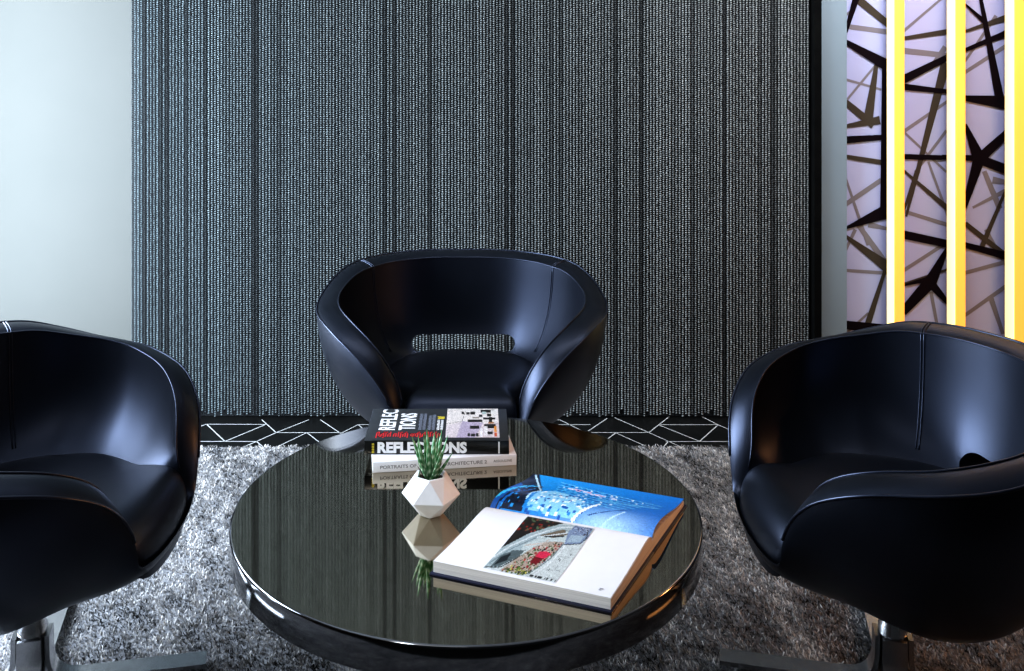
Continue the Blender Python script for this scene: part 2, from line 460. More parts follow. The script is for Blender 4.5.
# ------------------------------------------------------------------ lounge chair
def build_chair():
    root = empty('lounge_chair', (0, 0, 0))
    half = [(0,-.36,.655),(.10,-.351,.656),(.19,-.320,.656),(.270,-.265,.655),(.335,-.193,.647),(.376,-.122,.622),(.396,-.045,.597),(.399,.025,.583),(.383,.10,.571),(.327,.190,.547),(.266,.243,.508),
            (.222,.266,.465),(.190,.275,.42),(.170,.278,.375),(.152,.278,.338),(.08,.287,.326),(0,.290,.322)]
    H = catmull(half, 70)                       # l, f, h
    right = H; left = H[-2:0:-1] * np.array([-1, 1, 1])
    O = np.concatenate([right, left])           # closed loop, starts at back centre
    n = len(O)
    # plan normals (inward)
    T = np.roll(O, -1, 0) - np.roll(O, 1, 0)
    Np = np.stack([-T[:, 1], T[:, 0]], 1); Np /= np.linalg.norm(Np, axis=1)[:, None]
    s = np.sign((Np * -O[:, :2]).sum(1)); s[s == 0] = 1
    Np *= s[:, None]
    front = np.clip((O[:, 1] - .10) / .15, 0, 1)[:, None]
    lat = np.stack([-np.sign(O[:, 0]), np.zeros(n)], 1)
    D = Np * (1 - .45 * front) + lat * .45 * front
    D /= np.maximum(np.linalg.norm(D, axis=1)[:, None], 1e-6)
    hfac = np.clip((O[:, 2] - .330) / .10, 0, 1)
    W = .010 + .048 * hfac ** .8
    flat = O[:, 2] < .33
    I = O.copy(); I[:, :2] += D * W[:, None]
    I[:, 2] += -.012 + .029 * np.clip((O[:, 1] + .22) / .2, 0, 1) * np.clip((O[:, 2] - .40) / .12, 0, 1)
    # smooth inner curve a little
    for _ in range(3):
        I = .25*np.roll(I, 1, 0) + .5*I + .25*np.roll(I, -1, 0)
    Tn = np.concatenate([T[:, :2], T[:, 2:]], 1); Tn /= np.linalg.norm(Tn, axis=1)[:, None]
    across = I - O; across /= np.maximum(np.linalg.norm(across, axis=1)[:, None], 1e-6)
    up = np.cross(across, Tn); up /= np.maximum(np.linalg.norm(up, axis=1)[:, None], 1e-6)
    sg = np.sign(up[:, 2] + .6 * up[:, 1]); sg[sg == 0] = 1
    up *= sg[:, None]
    rings, tags_ = [], []
    def quarter(C, hb, base_r, t, inner=False):
        d = C[:, :2] / np.maximum(np.linalg.norm(C[:, :2], axis=1)[:, None], 1e-6)
        B = d * base_r
        g = math.sin(t * PI / 2); k = 1 - math.cos(t * PI / 2)
        wf = np.clip((C[:, 1] - .0) / .26, 0, 1) * (.0 if inner else .38)
        k = (1 - wf) * k + wf * g ** 1.15
        if not inner:
            side = 1 - np.clip((C[:, 1] - .12) / .14, 0, 1)
            g = (g ** (1 - .24 * side))[:, None]
        if inner:
            bk = np.clip((-C[:, 1] - .05) / .2, 0, 1)
            g = (g ** (.85 - .40 * bk))[:, None]
        xy = B + (C[:, :2] - B) * g
        h = hb + (C[:, 2] - hb) * k
        return np.concatenate([xy, h[:, None]], 1)
    NO, NI = 18, 16
    for i in range(NO):
        rings.append(quarter(O, .215, .10, i / NO)); tags_.append(0)
    for i in range(NO):
        for _ in range(int(70 * (1 - i / NO) ** 1.3)):
            rings[i] = .25*np.roll(rings[i], 1, 0) + .5*rings[i] + .25*np.roll(rings[i], -1, 0)
    rings.append(O.copy()); tags_.append(1)
    for k in (.15, .35, .5, .65, .85):
        b = 4 * k * (1 - k)
        rings.append(O + (I - O) * k + up * (b ** .6 * .005 * np.clip(W / .05, 0, 1))[:, None]); tags_.append(1)
    rings.append(I.copy()); tags_.append(2)
    for i in range(NI - 1, -1, -1):
        rings.append(quarter(I, np.minimum(.335, I[:, 2] - .003), .06, i / NI, True)); tags_.append(2)
    V = np.concatenate(rings)
    V = np.stack([V[:, 0], -V[:, 1], V[:, 2]], 1)
    Fc, mi = [], []
    for r in range(len(rings) - 1):
        for i in range(n):
            j = (i + 1) % n
            Fc.append((r*n+i, (r+1)*n+i, (r+1)*n+j, r*n+j)); mi.append(tags_[r])
    Fc.append(tuple(range(n))); mi.append(0)
    Fc.append(tuple((len(rings)-1)*n + i for i in range(n-1, -1, -1))); mi.append(2)
    dummy = [M['leather'].copy() for _ in range(3)]
    solid = mesh('shell_solid', V, Fc, dummy, None, False, mi)
    bm = bmesh.new(); bm.from_mesh(solid.data); bmesh.ops.recalc_face_normals(bm, faces=bm.faces); bm.to_mesh(solid.data); bm.free()
    # slot cutter through the low back
    cv, cf = [], []
    m = 20
    prof = []
    hw, hh, rr = .156, .0265, .026
    for (cx_, cz_, a0) in ((hw-rr, hh-rr, 0), (-hw+rr, hh-rr, PI/2), (-hw+rr, -hh+rr, PI), (hw-rr, -hh+rr, 3*PI/2)):
        for k in range(7):
            a = a0 + k * PI / 12
            prof.append((cx_ + rr*math.cos(a), cz_ + rr*math.sin(a)))
    q = len(prof)
    for yy, zc in ((.14, .427), (.42, .343)):
        for x, z in prof: cv.append((x, yy, zc + z))
    cf = [tuple(range(q)), tuple(range(2*q-1, q-1, -1))] + [(i, i+q, (i+1)%q+q, (i+1)%q) for i in range(q)]
    cut = mesh('cut', cv, cf, dummy[2])
    bm = bmesh.new(); bm.from_mesh(cut.data); bmesh.ops.recalc_face_normals(bm, faces=bm.faces); bm.to_mesh(cut.data); bm.free()
    md = solid.modifiers.new('b', 'BOOLEAN'); md.object = cut; md.operation = 'DIFFERENCE'; md.solver = 'EXACT'
    bpy.context.view_layer.update()
    dg = bpy.context.evaluated_depsgraph_get()
    ev = bpy.data.meshes.new_from_object(solid.evaluated_get(dg))
    names = [x.name if x else '' for x in ev.materials]
    idx = {dummy[k].name: k for k in range(3)}
    groups = {0: [], 1: [], 2: []}
    vs = [v.co.copy() for v in ev.vertices]
    for p in ev.polygons:
        groups[idx.get(names[p.material_index], 2)].append(tuple(p.vertices))
    for k, nm in ((0, 'outer_shell'), (1, 'rim_band'), (2, 'inner_lining')):
        used = sorted({i for f in groups[k] for i in f}); mp = {a: b for b, a in enumerate(used)}
        mesh(nm, [vs[i] for i in used], [tuple(mp[i] for i in f) for f in groups[k]], M['leather'], root, True, None, 38)
    bpy.data.objects.remove(solid); bpy.data.objects.remove(cut)
    for d_ in dummy: bpy.data.materials.remove(d_)
    L3 = lambda a: [(p[0], -p[1], p[2]) for p in a]
    # piping along both rim edges, from one front end round the back to the other
    order = list(range(n // 2 + 12, n)) + list(range(0, n // 2 - 11))
    order = [i for i in order if O[i, 2] > .340]
    mesh('piping', *tube_data(L3(O[order] + up[order] * .001), .0028, 6), M['leather_trim'], root, True)
    mesh('piping', *tube_data(L3(I[order] + up[order] * .001), .0022, 6), M['leather_trim'], root, True)
    # vertical seams on the lining, and across the band
    for target in (.312, -.312):
        cand = [i for i in range(n) if O[i, 1] < -.05 and O[i, 0] * target > 0]
        i0 = min(cand, key=lambda i: abs(O[i, 0] - target))
        for off in (-1, 1):
            ii = (i0 + off * 0) % n
            path = []
            for t in np.linspace(.42, 1, 16):
                path.append(quarter(I, np.minimum(.335, I[:, 2] - .003), .06, t, True)[ii])
            for k in (.15, .35, .5, .65, .85, 1.):
                kk = 1 - k; b = 4 * kk * (1 - kk)
                path.append((O + (I - O) * kk + up * ((b ** .6 if b > 0 else 0) * .005))[ii])
            path = np.array(path)
            tang = T[ii] / np.linalg.norm(T[ii])
            path += tang * (.0032 * off)
            inw = np.array([-O[ii, 0], -O[ii, 1], .2]); inw /= np.linalg.norm(inw)
            path += inw * .0004
            mesh('seam', *tube_data(L3(path), .0019, 6), M['leather_trim'], root, True)
    # seat
    E = np.zeros_like(I)
    for i in range(n):
        hI = I[i, 2]
        if hI > .395:
            k = (.374 - .335) / (hI - .335)
            t = math.acos(max(-1, 1 - k)) / (PI / 2)
            E[i] = quarter(I[i:i+1], .335, .06, t, True)[0]
        else:
            E[i] = I[i] * np.array([1, 1, 1]) + np.array([0, .004, 0])
    cst = np.array([0, .03])
    # blend the jump between the lining edge and the front curve
    for _ in range(6):
        E = .25*np.roll(E, 1, 0) + .5*E + .25*np.roll(E, -1, 0)
    fr = np.clip((E[:, 1] - .18) / .08, 0, 1)
    def top(f):
        u = np.clip((f + .2) / .4, 0, 1); return .394 + .017 * (u*u*(3-2*u))
    rs = [.0, .15, .3, .45, .6, .7, .78, .85, .9, .94, .97, .99, 1.0]
    V = [(0, -cst[1], float(top(cst[1])) + .004)]
    for r in rs[1:]:
        p = cst + (E[:, :2] - cst) * r
        tp = top(p[:, 1]) + .004 * (1 - r)
        rnd = 1 - math.sqrt(max(0, 1 - max(0, (r - .72) / .28) ** 2.2))
        h = tp + (np.minimum(E[:, 2], tp) - tp) * rnd
        V += [(a, -b, c) for a, b, c in zip(p[:, 0], p[:, 1], h)]
    # tuck under
    p = cst + (E[:, :2] - cst) * .97
    V += [(a, -b, c - .03) for a, b, c in zip(p[:, 0], p[:, 1], E[:, 2])]
    Fc = [(0, 1 + i, 1 + (i+1) % n) for i in range(n)]
    for r in range(len(rs) - 1):
        for i in range(n):
            j = (i+1) % n
            Fc.append((1+r*n+i, 1+(r+1)*n+i, 1+(r+1)*n+j, 1+r*n+j))
    mesh('seat', V, Fc, M['leather'], root, True)
    for ch in root.children: ch.data.transform(Matrix.Translation((0, 0, -RUG_T)))
    # swivel column
    prof = [(.020, .012), (.027, .012), (.027, .13), (.024, .135), (.024, .188), (.06, .198), (.10, .21), (.11, .222)]
    v, f = lathe_data(prof, 40)
    mesh('column', v, f, M['steel'], root, True, None, 40)
    # four flat bent feet
    for k in range(4):
        a = k * PI / 2 + math.radians(-15)
        path = [(.031, .115), (.0312, .09), (.032, .07), (.035, .052), (.042, .037), (.053, .026), (.068, .0195), (.09, .0165), (.20, .0135), (.335, .0105)]
        V, Fc = [], []
        w = .0225; th = .0045
        for i, (d, z) in enumerate(path):
            d0, z0 = path[max(i-1, 0)]; d1, z1 = path[min(i+1, len(path)-1)]
            L = math.hypot(d1-d0, z1-z0); nx, nz = -(z1-z0)/L, (d1-d0)/L
            for sgn, ws in ((1, -w), (1, w), (-1, w), (-1, -w)):
                dd, zz = d + nx*th*sgn, z + nz*th*sgn
                V.append((dd*math.cos(a) - ws*math.sin(a), dd*math.sin(a) + ws*math.cos(a), zz))
            if i:
                o = (i-1)*4
                for e in range(4):
                    Fc.append((o+e, o+(e+1) % 4, o+4+(e+1) % 4, o+4+e))
        Fc.append((3, 2, 1, 0)); o = (len(path)-1)*4; Fc.append((o, o+1, o+2, o+3))
        ft = mesh('foot', V, Fc, M['steel'], root, True, None, 40)
        bm = bmesh.new(); bm.from_mesh(ft.data); bmesh.ops.recalc_face_normals(bm, faces=bm.faces); bm.to_mesh(ft.data); bm.free()
    return root

def copy_tree(o, parent=None):
    c = o.copy(); COL.objects.link(c); c.parent = parent
    for ch in o.children:
        copy_tree(ch, c)
    return c

chair = build_chair()
chair.location = (-.036, 2.66, RUG_T)
tag(chair, 'black leather tub chair facing the camera between the round table and the bead curtain', 'chair', 'tub chairs around the round table')
c2 = copy_tree(chair); c2.location = (.835, 1.91, RUG_T); c2.rotation_euler = (0, 0, -PI/2)
c2['label'] = 'black leather tub chair in front of the amber fins, turned to face left'
c3 = copy_tree(chair); c3.location = (-.885, 1.91, RUG_T); c3.rotation_euler = (0, 0, PI/2 - .03)
for ch in c3.children:
    if ch.name.startswith(('foot', 'column')): ch.rotation_euler = (0, 0, math.radians(30))
c3['label'] = 'black leather tub chair in front of the pale wall, turned to face right'

# ------------------------------------------------------------------ round table
TX, TY, TR = -.0165, 1.8696, .45
def table():
    root = empty('round_coffee_table', (TX, TY, RUG_T))
    tag(root, 'low round dark mirror-gloss coffee table standing on the grey rug', 'coffee table')
    z1 = TABLE_TOP - RUG_T
    v, f = lathe_data([(.0005, z1), (TR - .004, z1)], 160, cap=False)
    mesh('tabletop', v, f, M['lacquer'], root, False)
    prof = [(TR - .004, z1), (TR - .0022, z1 - .0004), (TR - .0008, z1 - .0014), (TR - .0001, z1 - .003), (TR, z1 - .006), (TR, z1 - .052),
            (TR - .003, z1 - .056), (TR - .010, z1 - .060), (.0005, z1 - .060)]
    v, f = lathe_data(prof, 160, cap=False)
    mesh('table_edge', v, f, M['lacquer_edge'], root, True)
    prof = [(.085, z1 - .058), (.075, z1 - .10), (.062, .16), (.066, .09), (.085, .04), (.15, .022), (.215, .016), (.22, .010), (.22, .006)]
    v, f = lathe_data(prof, 80)
    mesh('pedestal', v, f, M['black_trim'], root, True, None, 50)
table()

# ------------------------------------------------------------------ printing helpers
_tcache = {}
def text_data(s, bold=0.0):
    cu = bpy.data.curves.new('t', 'FONT'); cu.body = s; cu.offset = bold; cu.resolution_u = 3
    o = bpy.data.objects.new('t', cu); COL.objects.link(o)
    bpy.context.view_layer.update()
    me = bpy.data.meshes.new_from_object(o.evaluated_get(bpy.context.evaluated_depsgraph_get()))
    V = np.array([v.co[:2] for v in me.vertices]); Fc = [tuple(p.vertices) for p in me.polygons]
    bpy.data.objects.remove(o); bpy.data.curves.remove(cu); bpy.data.meshes.remove(me)
    lo, hi = V.min(0), V.max(0)
    return (V - lo) / (hi - lo), Fc

def lettering(name, s, org, ux, uy, mat, parent, bold=0.0):
    """text stretched into the parallelogram org + a*ux + b*uy"""
    V, Fc = text_data(s, bold)
    org, ux, uy = Vector(org), Vector(ux), Vector(uy)
    return mesh(name, [org + ux * a + uy * b for a, b in V], Fc, mat, parent)

class Canvas:
    def __init__(s, w, h, bg):
        s.w, s.h = w, h
        s.c = np.zeros((h, w, 3)); s.c[:] = bg
        s.X, s.Y = np.meshgrid((np.arange(w) + .5) / w, (np.arange(h) + .5) / h)
    def poly(s, pts, col, a=1.0):
        ins = np.zeros((s.h, s.w), bool)
        m = len(pts)
        for i in range(m):
            x0, y0 = pts[i]; x1, y1 = pts[(i+1) % m]
            if y0 == y1: continue
            c = (y0 > s.Y) != (y1 > s.Y)
            ins ^= c & (s.X < (x1-x0)*(s.Y-y0)/(y1-y0)+x0)
        s.c[ins] = s.c[ins]*(1-a) + np.array(col)*a
    def line(s, pts, w, col, a=1.0):
        asp = s.h / s.w
        for (x0, y0), (x1, y1) in zip(pts[:-1], pts[1:]):
            dx, dy = x1-x0, (y1-y0)*asp; L2 = dx*dx+dy*dy+1e-9
            t = np.clip(((s.X-x0)*dx+(s.Y-y0)*asp*dy)/L2, 0, 1)
            d = np.hypot(s.X-x0-t*dx, (s.Y-y0)*asp-t*dy)
            m = d < w/2
            s.c[m] = s.c[m]*(1-a)+np.array(col)*a
    def mask(s, m, col, a=1.0):
        s.c[m] = s.c[m]*(1-a)+np.array(col)*a
    def jitter(s, amt, seed=0):
        r = np.random.default_rng(seed)
        s.c *= 1 + r.normal(0, amt, (s.h, s.w, 1))
        s.c = np.clip(s.c, 0, 1)

def srgb(r, g, b): return tuple((v/255/12.92 if v <= 10 else ((v/255+.055)/1.055)**2.4) for v in (r, g, b))

def picture(name, cv, surf, parent):
    """canvas cells become little coloured quads on the surface function surf(u, v)"""
    w, h = cv.w, cv.h
    V = [surf(i / w, j / h) for j in range(h+1) for i in range(w+1)]
    Fc = [(j*(w+1)+i, j*(w+1)+i+1, (j+1)*(w+1)+i+1, (j+1)*(w+1)+i) for j in range(h) for i in range(w)]
    o = mesh(name, V, Fc, M['print'], parent)
    set_tint(o, np.repeat(cv.c.reshape(-1, 3), 4, 0), 'CORNER')
    return o

# ------------------------------------------------------------------ closed white book
def hardback(root, L, D, T, cover, spine_mat, bevel=.0012):
    """spine on the near side (y=0), length along x, pages recessed on the other three sides"""
    b = .0028
    box('front_cover', (0, .001, T - b), (L, D, T), cover, root, .0009)
    box('back_cover', (0, .001, 0), (L, D, b), cover, root, .0009)
    box('spine', (0, -.0015, 0), (L, .003, T), spine_mat, root, .0012)
    box('page_block', (.004, .003, b), (L - .004, D - .005, T - b), M['page_edge'], root)

def white_book():
    a = math.radians(7.2)
    L, D, T = .306, .232, .023
    root = empty('white_book', (-.215, 2.003, TABLE_TOP), a)
    tag(root, 'white hardback with grey spine lettering, lower book of the closed stack', 'book', 'closed books stacked on the table')
    hardback(root, L, D, T, M['white_cover'], M['white_cover'])
    y = -.0019
    lettering('spine_lettering', 'PORTRAITS OF THE NEW ARCHITECTURE 2', (.016, y, .0075), (.226, 0, 0), (0, 0, .0072), M['ink_grey'], root, .012)
    lettering('spine_lettering', 'ASSOULINE', (.256, y, .0088), (.040, 0, 0), (0, 0, .0052), M['ink_dark'], root, .0)
white_book()

def black_book():
    L, D, T = .3096, .181, .029
    z0 = TABLE_TOP + .0232
    root = empty('black_book', (-.2368, 2.0414, z0), 0)
    tag(root, 'thick black hardback with white REFLECTIONS spine lying on the white book', 'book', 'closed books stacked on the table')
    hardback(root, L, D, T, M['black_cover'], M['spine_black'])
    y = -.0019
    lettering('spine_lettering', 'REFLECTIONS', (.0285, y, .0025), (.191, 0, 0), (0, 0, .0245), M['ink_white'], root, .05)
    mesh('spine_line', *boxdata((.2865, y, .002), (.2895, -.001, T - .002)), M['ink_white'], root)
    V, Fc = [], []
    for k, zz in enumerate((.003, .0085, .014, .0195)):
        for q in range(2):
            V2, F2 = boxdata((.0165 + q*.0028, y, zz), (.0185 + q*.0028, -.001, zz + .0042)); o = len(V); V += V2; Fc += [tuple(i+o for i in f) for f in F2]
    mesh('spine_mark', V, Fc, M['ink_yellow'], root)
    z = T + .0004
    lettering('cover_lettering', 'REFLEC', (.061, .056, z), (0, .118, 0), (-.037, 0, 0), M['ink_white'], root, .022)
    lettering('cover_lettering', 'TIONS', (.105, .056, z), (0, .096, 0), (-.037, 0, 0), M['ink_white'], root, .022)
    def strokes(name, cols, mat):
        V, Fc = [], []
        r = random.Random(5)
        for u0, u1, v0, v1, step in cols:
            v = v0
            while v < v1 - .001:
                d = r.uniform(.5, 1.) * step
                hh = r.uniform(.75, 1.)
                o = len(V)
                for (a, b) in ((u1 - (u1-u0)*hh, v), (u1, v), (u1, v + d*.62), (u1 - (u1-u0)*hh, v + d*.62)):
                    V.append((a, b, z))
                # stem joining the strokes
                Fc.append((o, o+1, o+2, o+3))
                if r.random() < .8:
                    o = len(V); uu = r.choice((u0, u0 + (u1-u0)*.4, u1 - .002))
                    for (a, b) in ((uu, v), (uu + .002, v), (uu + .002, v + d), (uu, v + d)): V.append((a, b, z))
                    Fc.append((o, o+1, o+2, o+3))
                v += d
        mesh(name, V, Fc, mat, root)
    V, Fc = [], []
    r = random.Random(8)
    def bar(u0, u1, v0, v1):
        o = len(V); V.extend([(u0, v0, z), (u1, v0, z), (u1, v1, z), (u0, v1, z)]); Fc.append((o, o+1, o+2, o+3))
    u = .022; k = 0
    while u < .163:
        h_ = .046 if r.random() < .35 else .038
        bar(u, u + .0026, .019 if r.random() < .8 else .013, h_)
        if k % 7 != 6:
            if r.random() < .75: bar(u, u + .0052, h_ - .005, h_)
            if r.random() < .4: bar(u, u + .0052, .019, .0235)
            u += .0050
        else:
            u += .0072
        k += 1
    mesh('red_lettering', V, Fc, M['ink_red'], root)
    strokes('grey_lettering', [(.111, .1185, .056, .150, .0035), (.120, .1275, .056, .150, .0035), (.132, .139, .056, .140, .0035), (.1405, .148, .056, .143, .0035)], M['ink_slate'])
    strokes('white_lettering', [(.152, .158, .056, .115, .0035), (.160, .166, .056, .113, .0035)], M['ink_white'])
    strokes('yellow_lettering', [(.152, .168, .119, .133, .006)], M['ink_yellow'])
    # street photograph on the cover
    c = Canvas(64, 56, srgb(214, 200, 200))
    cream, lilac, dk, grey = srgb(238, 228, 222), srgb(190, 176, 196), srgb(36, 32, 30), srgb(120, 112, 108)
    c.poly([(0,0),(1,0),(1,.5),(0,.6)], cream)
    c.poly([(0,.6),(.35,.45),(.3,1),(0,1)], srgb(225,212,214)); c.poly([(.3,.45),(.7,.5),(.55,1),(.2,1)], lilac)
    c.line([(0,.55),(.3,.45),(.35,.1)], .012, grey); c.line([(.02,.1),(.3,.02)], .01, srgb(190,175,165))
    for x, y, w_, h_ in ((.28,.10,.05,.10),(.38,.12,.06,.09),(.46,.1,.08,.12),(.66,.04,.28,.1),(.40,.40,.28,.08),(.46,.6,.16,.12),(.62,.22,.06,.08),(.78,.18,.08,.1),
                         (.70,.33,.24,.06),(.72,.55,.22,.14),(.40,.86,.05,.1),(.47,.88,.08,.09),(.57,.86,.04,.11),(.74,.8,.14,.1),(.82,.3,.06,.2)):
        c.poly([(x,y),(x+w_,y),(x+w_,y+h_),(x,y+h_)], dk)
    for x, y, w_, h_, col in ((.86,.05,.09,.2,(235,228,222)),(.72,.62,.06,.3,(238,232,230)),(.64,.7,.05,.28,(240,235,235)),(.9,.62,.06,.2,(232,150,60)),(.9,.84,.05,.12,(214,90,40)),
                              (.68,.1,.08,.1,(180,196,190)),(.8,.48,.1,.05,(170,120,80)),(.5,.3,.12,.06,(150,140,130))):
        c.poly([(x,y),(x+w_,y),(x+w_,y+h_),(x,y+h_)], srgb(*col))
    c.c *= .72; c.jitter(.16, 3)
    picture('cover_photo', c, lambda u, v: (.173 + u*.117, .180 - v*.165, z), root)
black_book()

# ------------------------------------------------------------------ open book
def open_book():
    # frame: x along the gutter, y away from the viewer
    ang = math.radians(-21)
    L = .305
    cxy = (.1696, 1.7392)
    root = empty('open_book', (cxy[0], cxy[1], TABLE_TOP), ang)
    tag(root, 'large picture book lying open on the table, blue photo on far page', 'book')
    near = catmull([(-.200,.0215),(-.15,.0235),(-.09,.0285),(-.045,.0335),(-.02,.0345),(-.007,.031),(0,.026)], 40)
    far = catmull([(0,.026),(.006,.031),(.02,.0365),(.05,.037),(.09,.030),(.13,.0215),(.165,.0165),(.190,.0155)], 40)
    def zat(pr, y): return float(np.interp(y, pr[:, 0], pr[:, 1]))
    x0, x1 = -L/2, L/2
    # covers
    box('back_cover', (x0 - .004, -.206, 0.0), (x1 + .004, .0, .0032), M['navy_cover'], root, .0009)
    box('front_cover', (x0 - .004, .0, .0), (x1 + .004, .196, .0032), M['navy_cover'], root, .0009)
    def block(name, prof, ya):
        V, Fc = [], []
        m = len(prof)
        for x in (x0, x1):
            for y, z in prof: V.append((x, y, z))
            for y, z in prof: V.append((x, y, .0032))
        for i in range(m-1):
            Fc += [(i, i+1, m+i+1, m+i), (2*m+i, 3*m+i, 3*m+i+1, 2*m+i+1), (i, 2*m+i, 2*m+i+1, i+1)]
        e = ya
        Fc.append((e, m+e, 3*m+e, 2*m+e))
        o = mesh(name, V, Fc, M['page_edge'], root)
        bm = bmesh.new(); bm.from_mesh(o.data); bmesh.ops.recalc_face_normals(bm, faces=bm.faces); bm.to_mesh(o.data); bm.free()
    block('page_block', near, 0)
    # far pages: a loose, lifted stack
    farlow = far.copy(); farlow[:, 1] = .0032 + (farlow[:, 1] - .0032) * .72
    block('page_block', farlow, len(far) - 1)
    # white page sheet with a photo
    def sheet(name, prof, mat, dz, x0=x0, x1=x1):
        V, Fc = [], []
        m = len(prof)
        for x in (x0, x1):
            for y, z in prof: V.append((x, y, z + dz))
        for i in range(m-1): Fc.append((i, m+i, m+i+1, i+1))
        return mesh(name, V, Fc, mat, root, True)
    sheet('white_page', near, M['paper'], .0004)
    sheet('loose_page', near * np.array([1, .94]), M['paper'], .0, x0 - .0005, x1 + .0008)
    # ---- mall photograph on the white page
    c = Canvas(84, 78, srgb(196, 208, 206))
    R = np.random.default_rng(9)
    c.poly([(0,0),(.55,0),(.2,.35),(0,.62)], srgb(40, 34, 30))
    for k in range(60):
        x, y = R.uniform(0, .42), R.uniform(0, .3)
        if x + y < .5: c.poly([(x,y),(x+.03,y),(x+.03,y+.03),(x,y+.03)], srgb(*[(150,40,34),(90,110,80),(120,70,50),(30,30,28)][k % 4]))
    pale, mid, dark = srgb(214, 222, 222), srgb(130, 146, 150), srgb(36, 42, 46)
    c.poly([(0,1),(0,.62),(.2,.3),(.5,.05),(.75,.0),(.7,.1),(.45,.25),(.25,.5),(.3,.7),(.12,1)], srgb(168, 184, 186))
    c.line([(0,.8),(.1,.55),(.3,.3),(.55,.1),(.72,.05)], .025, pale); c.line([(.02,.9),(.12,.62),(.32,.36),(.56,.16),(.74,.12)], .018, mid)
    c.poly([(.07,.95),(.07,.75),(.17,.62),(.33,.58),(.30,.72),(.18,.92)], srgb(90, 104, 106))
    c.poly([(.09,.92),(.10,.76),(.18,.66),(.2,.8)], dark); c.line([(.02,.98),(.2,.93),(.36,.62),(.5,.42)], .02, srgb(60, 66, 66))
    c.line([(.05,.99),(.22,.97),(.40,.64)], .018, pale)
    c.poly([(.35,.3),(.62,.12),(.72,.2),(.55,.3)], srgb(120, 108, 90)); c.line([(.35,.33),(.68,.18)], .02, pale); c.line([(.44,.3),(.68,.24)], .02, dark)
    c.line([(.28,.5),(.5,.4),(.52,.33)], .02, srgb(206, 190, 176))
    # crowd floor
    fl = [(.40,.5),(.55,.36),(.74,.33),(.72,.55),(.62,.85),(.52,.98),(.22,.98),(.3,.75)]
    c.poly(fl, srgb(178, 164, 150))
    cols = [(150,40,50),(60,90,50),(40,40,40),(210,200,190),(120,96,70),(190,60,60),(90,120,70),(70,60,56)]
    def inside(x, y):
        r = False
        for i in range(len(fl)):
            a, b = fl[i], fl[(i+1) % len(fl)]
            if (a[1] > y) != (b[1] > y) and x < (b[0]-a[0])*(y-a[1])/(b[1]-a[1])+a[0]: r = not r
        return r
    for k in range(420):
        x, y = R.uniform(.2, .76), R.uniform(.32, 1)
        if inside(x, y):
            s_ = R.uniform(.010, .022); c.poly([(x,y),(x+s_,y),(x+s_,y+s_*1.6),(x,y+s_*1.6)], srgb(*cols[R.integers(len(cols))]))
    c.poly([(.52,.56),(.60,.53),(.68,.56),(.66,.64),(.56,.68),(.5,.63)], srgb(214, 50, 84)); c.poly([(.5,.66),(.64,.66),(.6,.78),(.5,.76)], srgb(120, 24, 34))
    for k in range(40):
        x, y = R.uniform(.3, .62), R.uniform(.86, .98); c.poly([(x,y),(x+.02,y),(x+.02,y+.03),(x,y+.03)], srgb(*[(110,128,50),(60,80,36),(190,180,90)][k % 3]))
    # right side walkway and glass canopy
    c.poly([(.76,.3),(1,.2),(1,1),(.56,1),(.7,.75)], srgb(206, 214, 212)); c.line([(.74,.36),(.72,.62),(.60,.95)], .02, srgb(120, 134, 136))
    c.line([(.78,.36),(.77,.66),(.66,.98)], .012, srgb(236, 240, 240))
    c.poly([(.72,.02),(.98,.0),(1,.2),(.97,.30),(.76,.36),(.70,.16)], srgb(132, 150, 178)); c.poly([(.76,.2),(.95,.16),(.94,.28),(.77,.33)], srgb(166, 186, 200))
    c.line([(.92,.03),(.99,.2),(.95,.31),(.76,.37)], .014, srgb(50, 56, 60))
    for k in range(50):
        x, y = R.uniform(.72, .98), R.uniform(.0, .16); c.poly([(x,y),(x+.018,y),(x+.018,y+.014),(x,y+.014)], srgb(*[(90,100,130),(190,200,216),(70,60,80)][k % 3]))
    for x, y in ((.82,.6),(.84,.62),(.80,.8),(.93,.5)): c.poly([(x,y),(x+.015,y),(x+.015,y+.03),(x,y+.03)], dark)
    c.line([(.8,.58),(.96,.55)], .008, srgb(160, 170, 168)); c.line([(.76,.82),(.95,.8)], .008, srgb(160, 170, 168)); c.line([(.9,.4),(.86,.98)], .006, srgb(170, 180, 178))
    for k in range(30):
        x = R.uniform(.5, .98); c.poly([(x,.955),(x+.012,.955),(x+.012,.985),(x,.985)], srgb(50, 52, 54))
    c.c *= .78; c.jitter(.12, 5)
    xs, xe, yf, yn = -.067, .058, -.022, -.191
    picture('page_photo', c, lambda u, v: (xs + u*(xe-xs), yf + v*(yn-yf), zat(near, yf + v*(yn-yf)) + .0009), root)
    V, Fc = [], []
    for k in range(2):
        v2, f2 = boxdata((.128, -.183 - k*.004, .0232), (.134 - k*.002, -.1815 - k*.004, .0237)); o = len(V); V += v2; Fc += [tuple(i+o for i in f) for f in f2]
    mesh('folio_mark', V, Fc, M['ink_grey'], root)
    # ---- blue photograph fills the far page
    c = Canvas(120, 76, srgb(26, 132, 210))
    X, Y = c.X, c.Y
    g1 = np.array(srgb(30, 150, 222)); g2 = np.array(srgb(16, 108, 196))
    t = np.clip(X * .9 + .2 * Y, 0, 1)[..., None]; c.c[:] = g1 * (1-t) + g2 * t
    # pale glow toward the gutter on the right
    d = np.exp(-(((X-.72)/.22)**2 + ((Y-1.02)/.25)**2))[..., None]; c.c[:] = c.c*(1-.8*d) + np.array(srgb(190, 226, 246))*.8*d
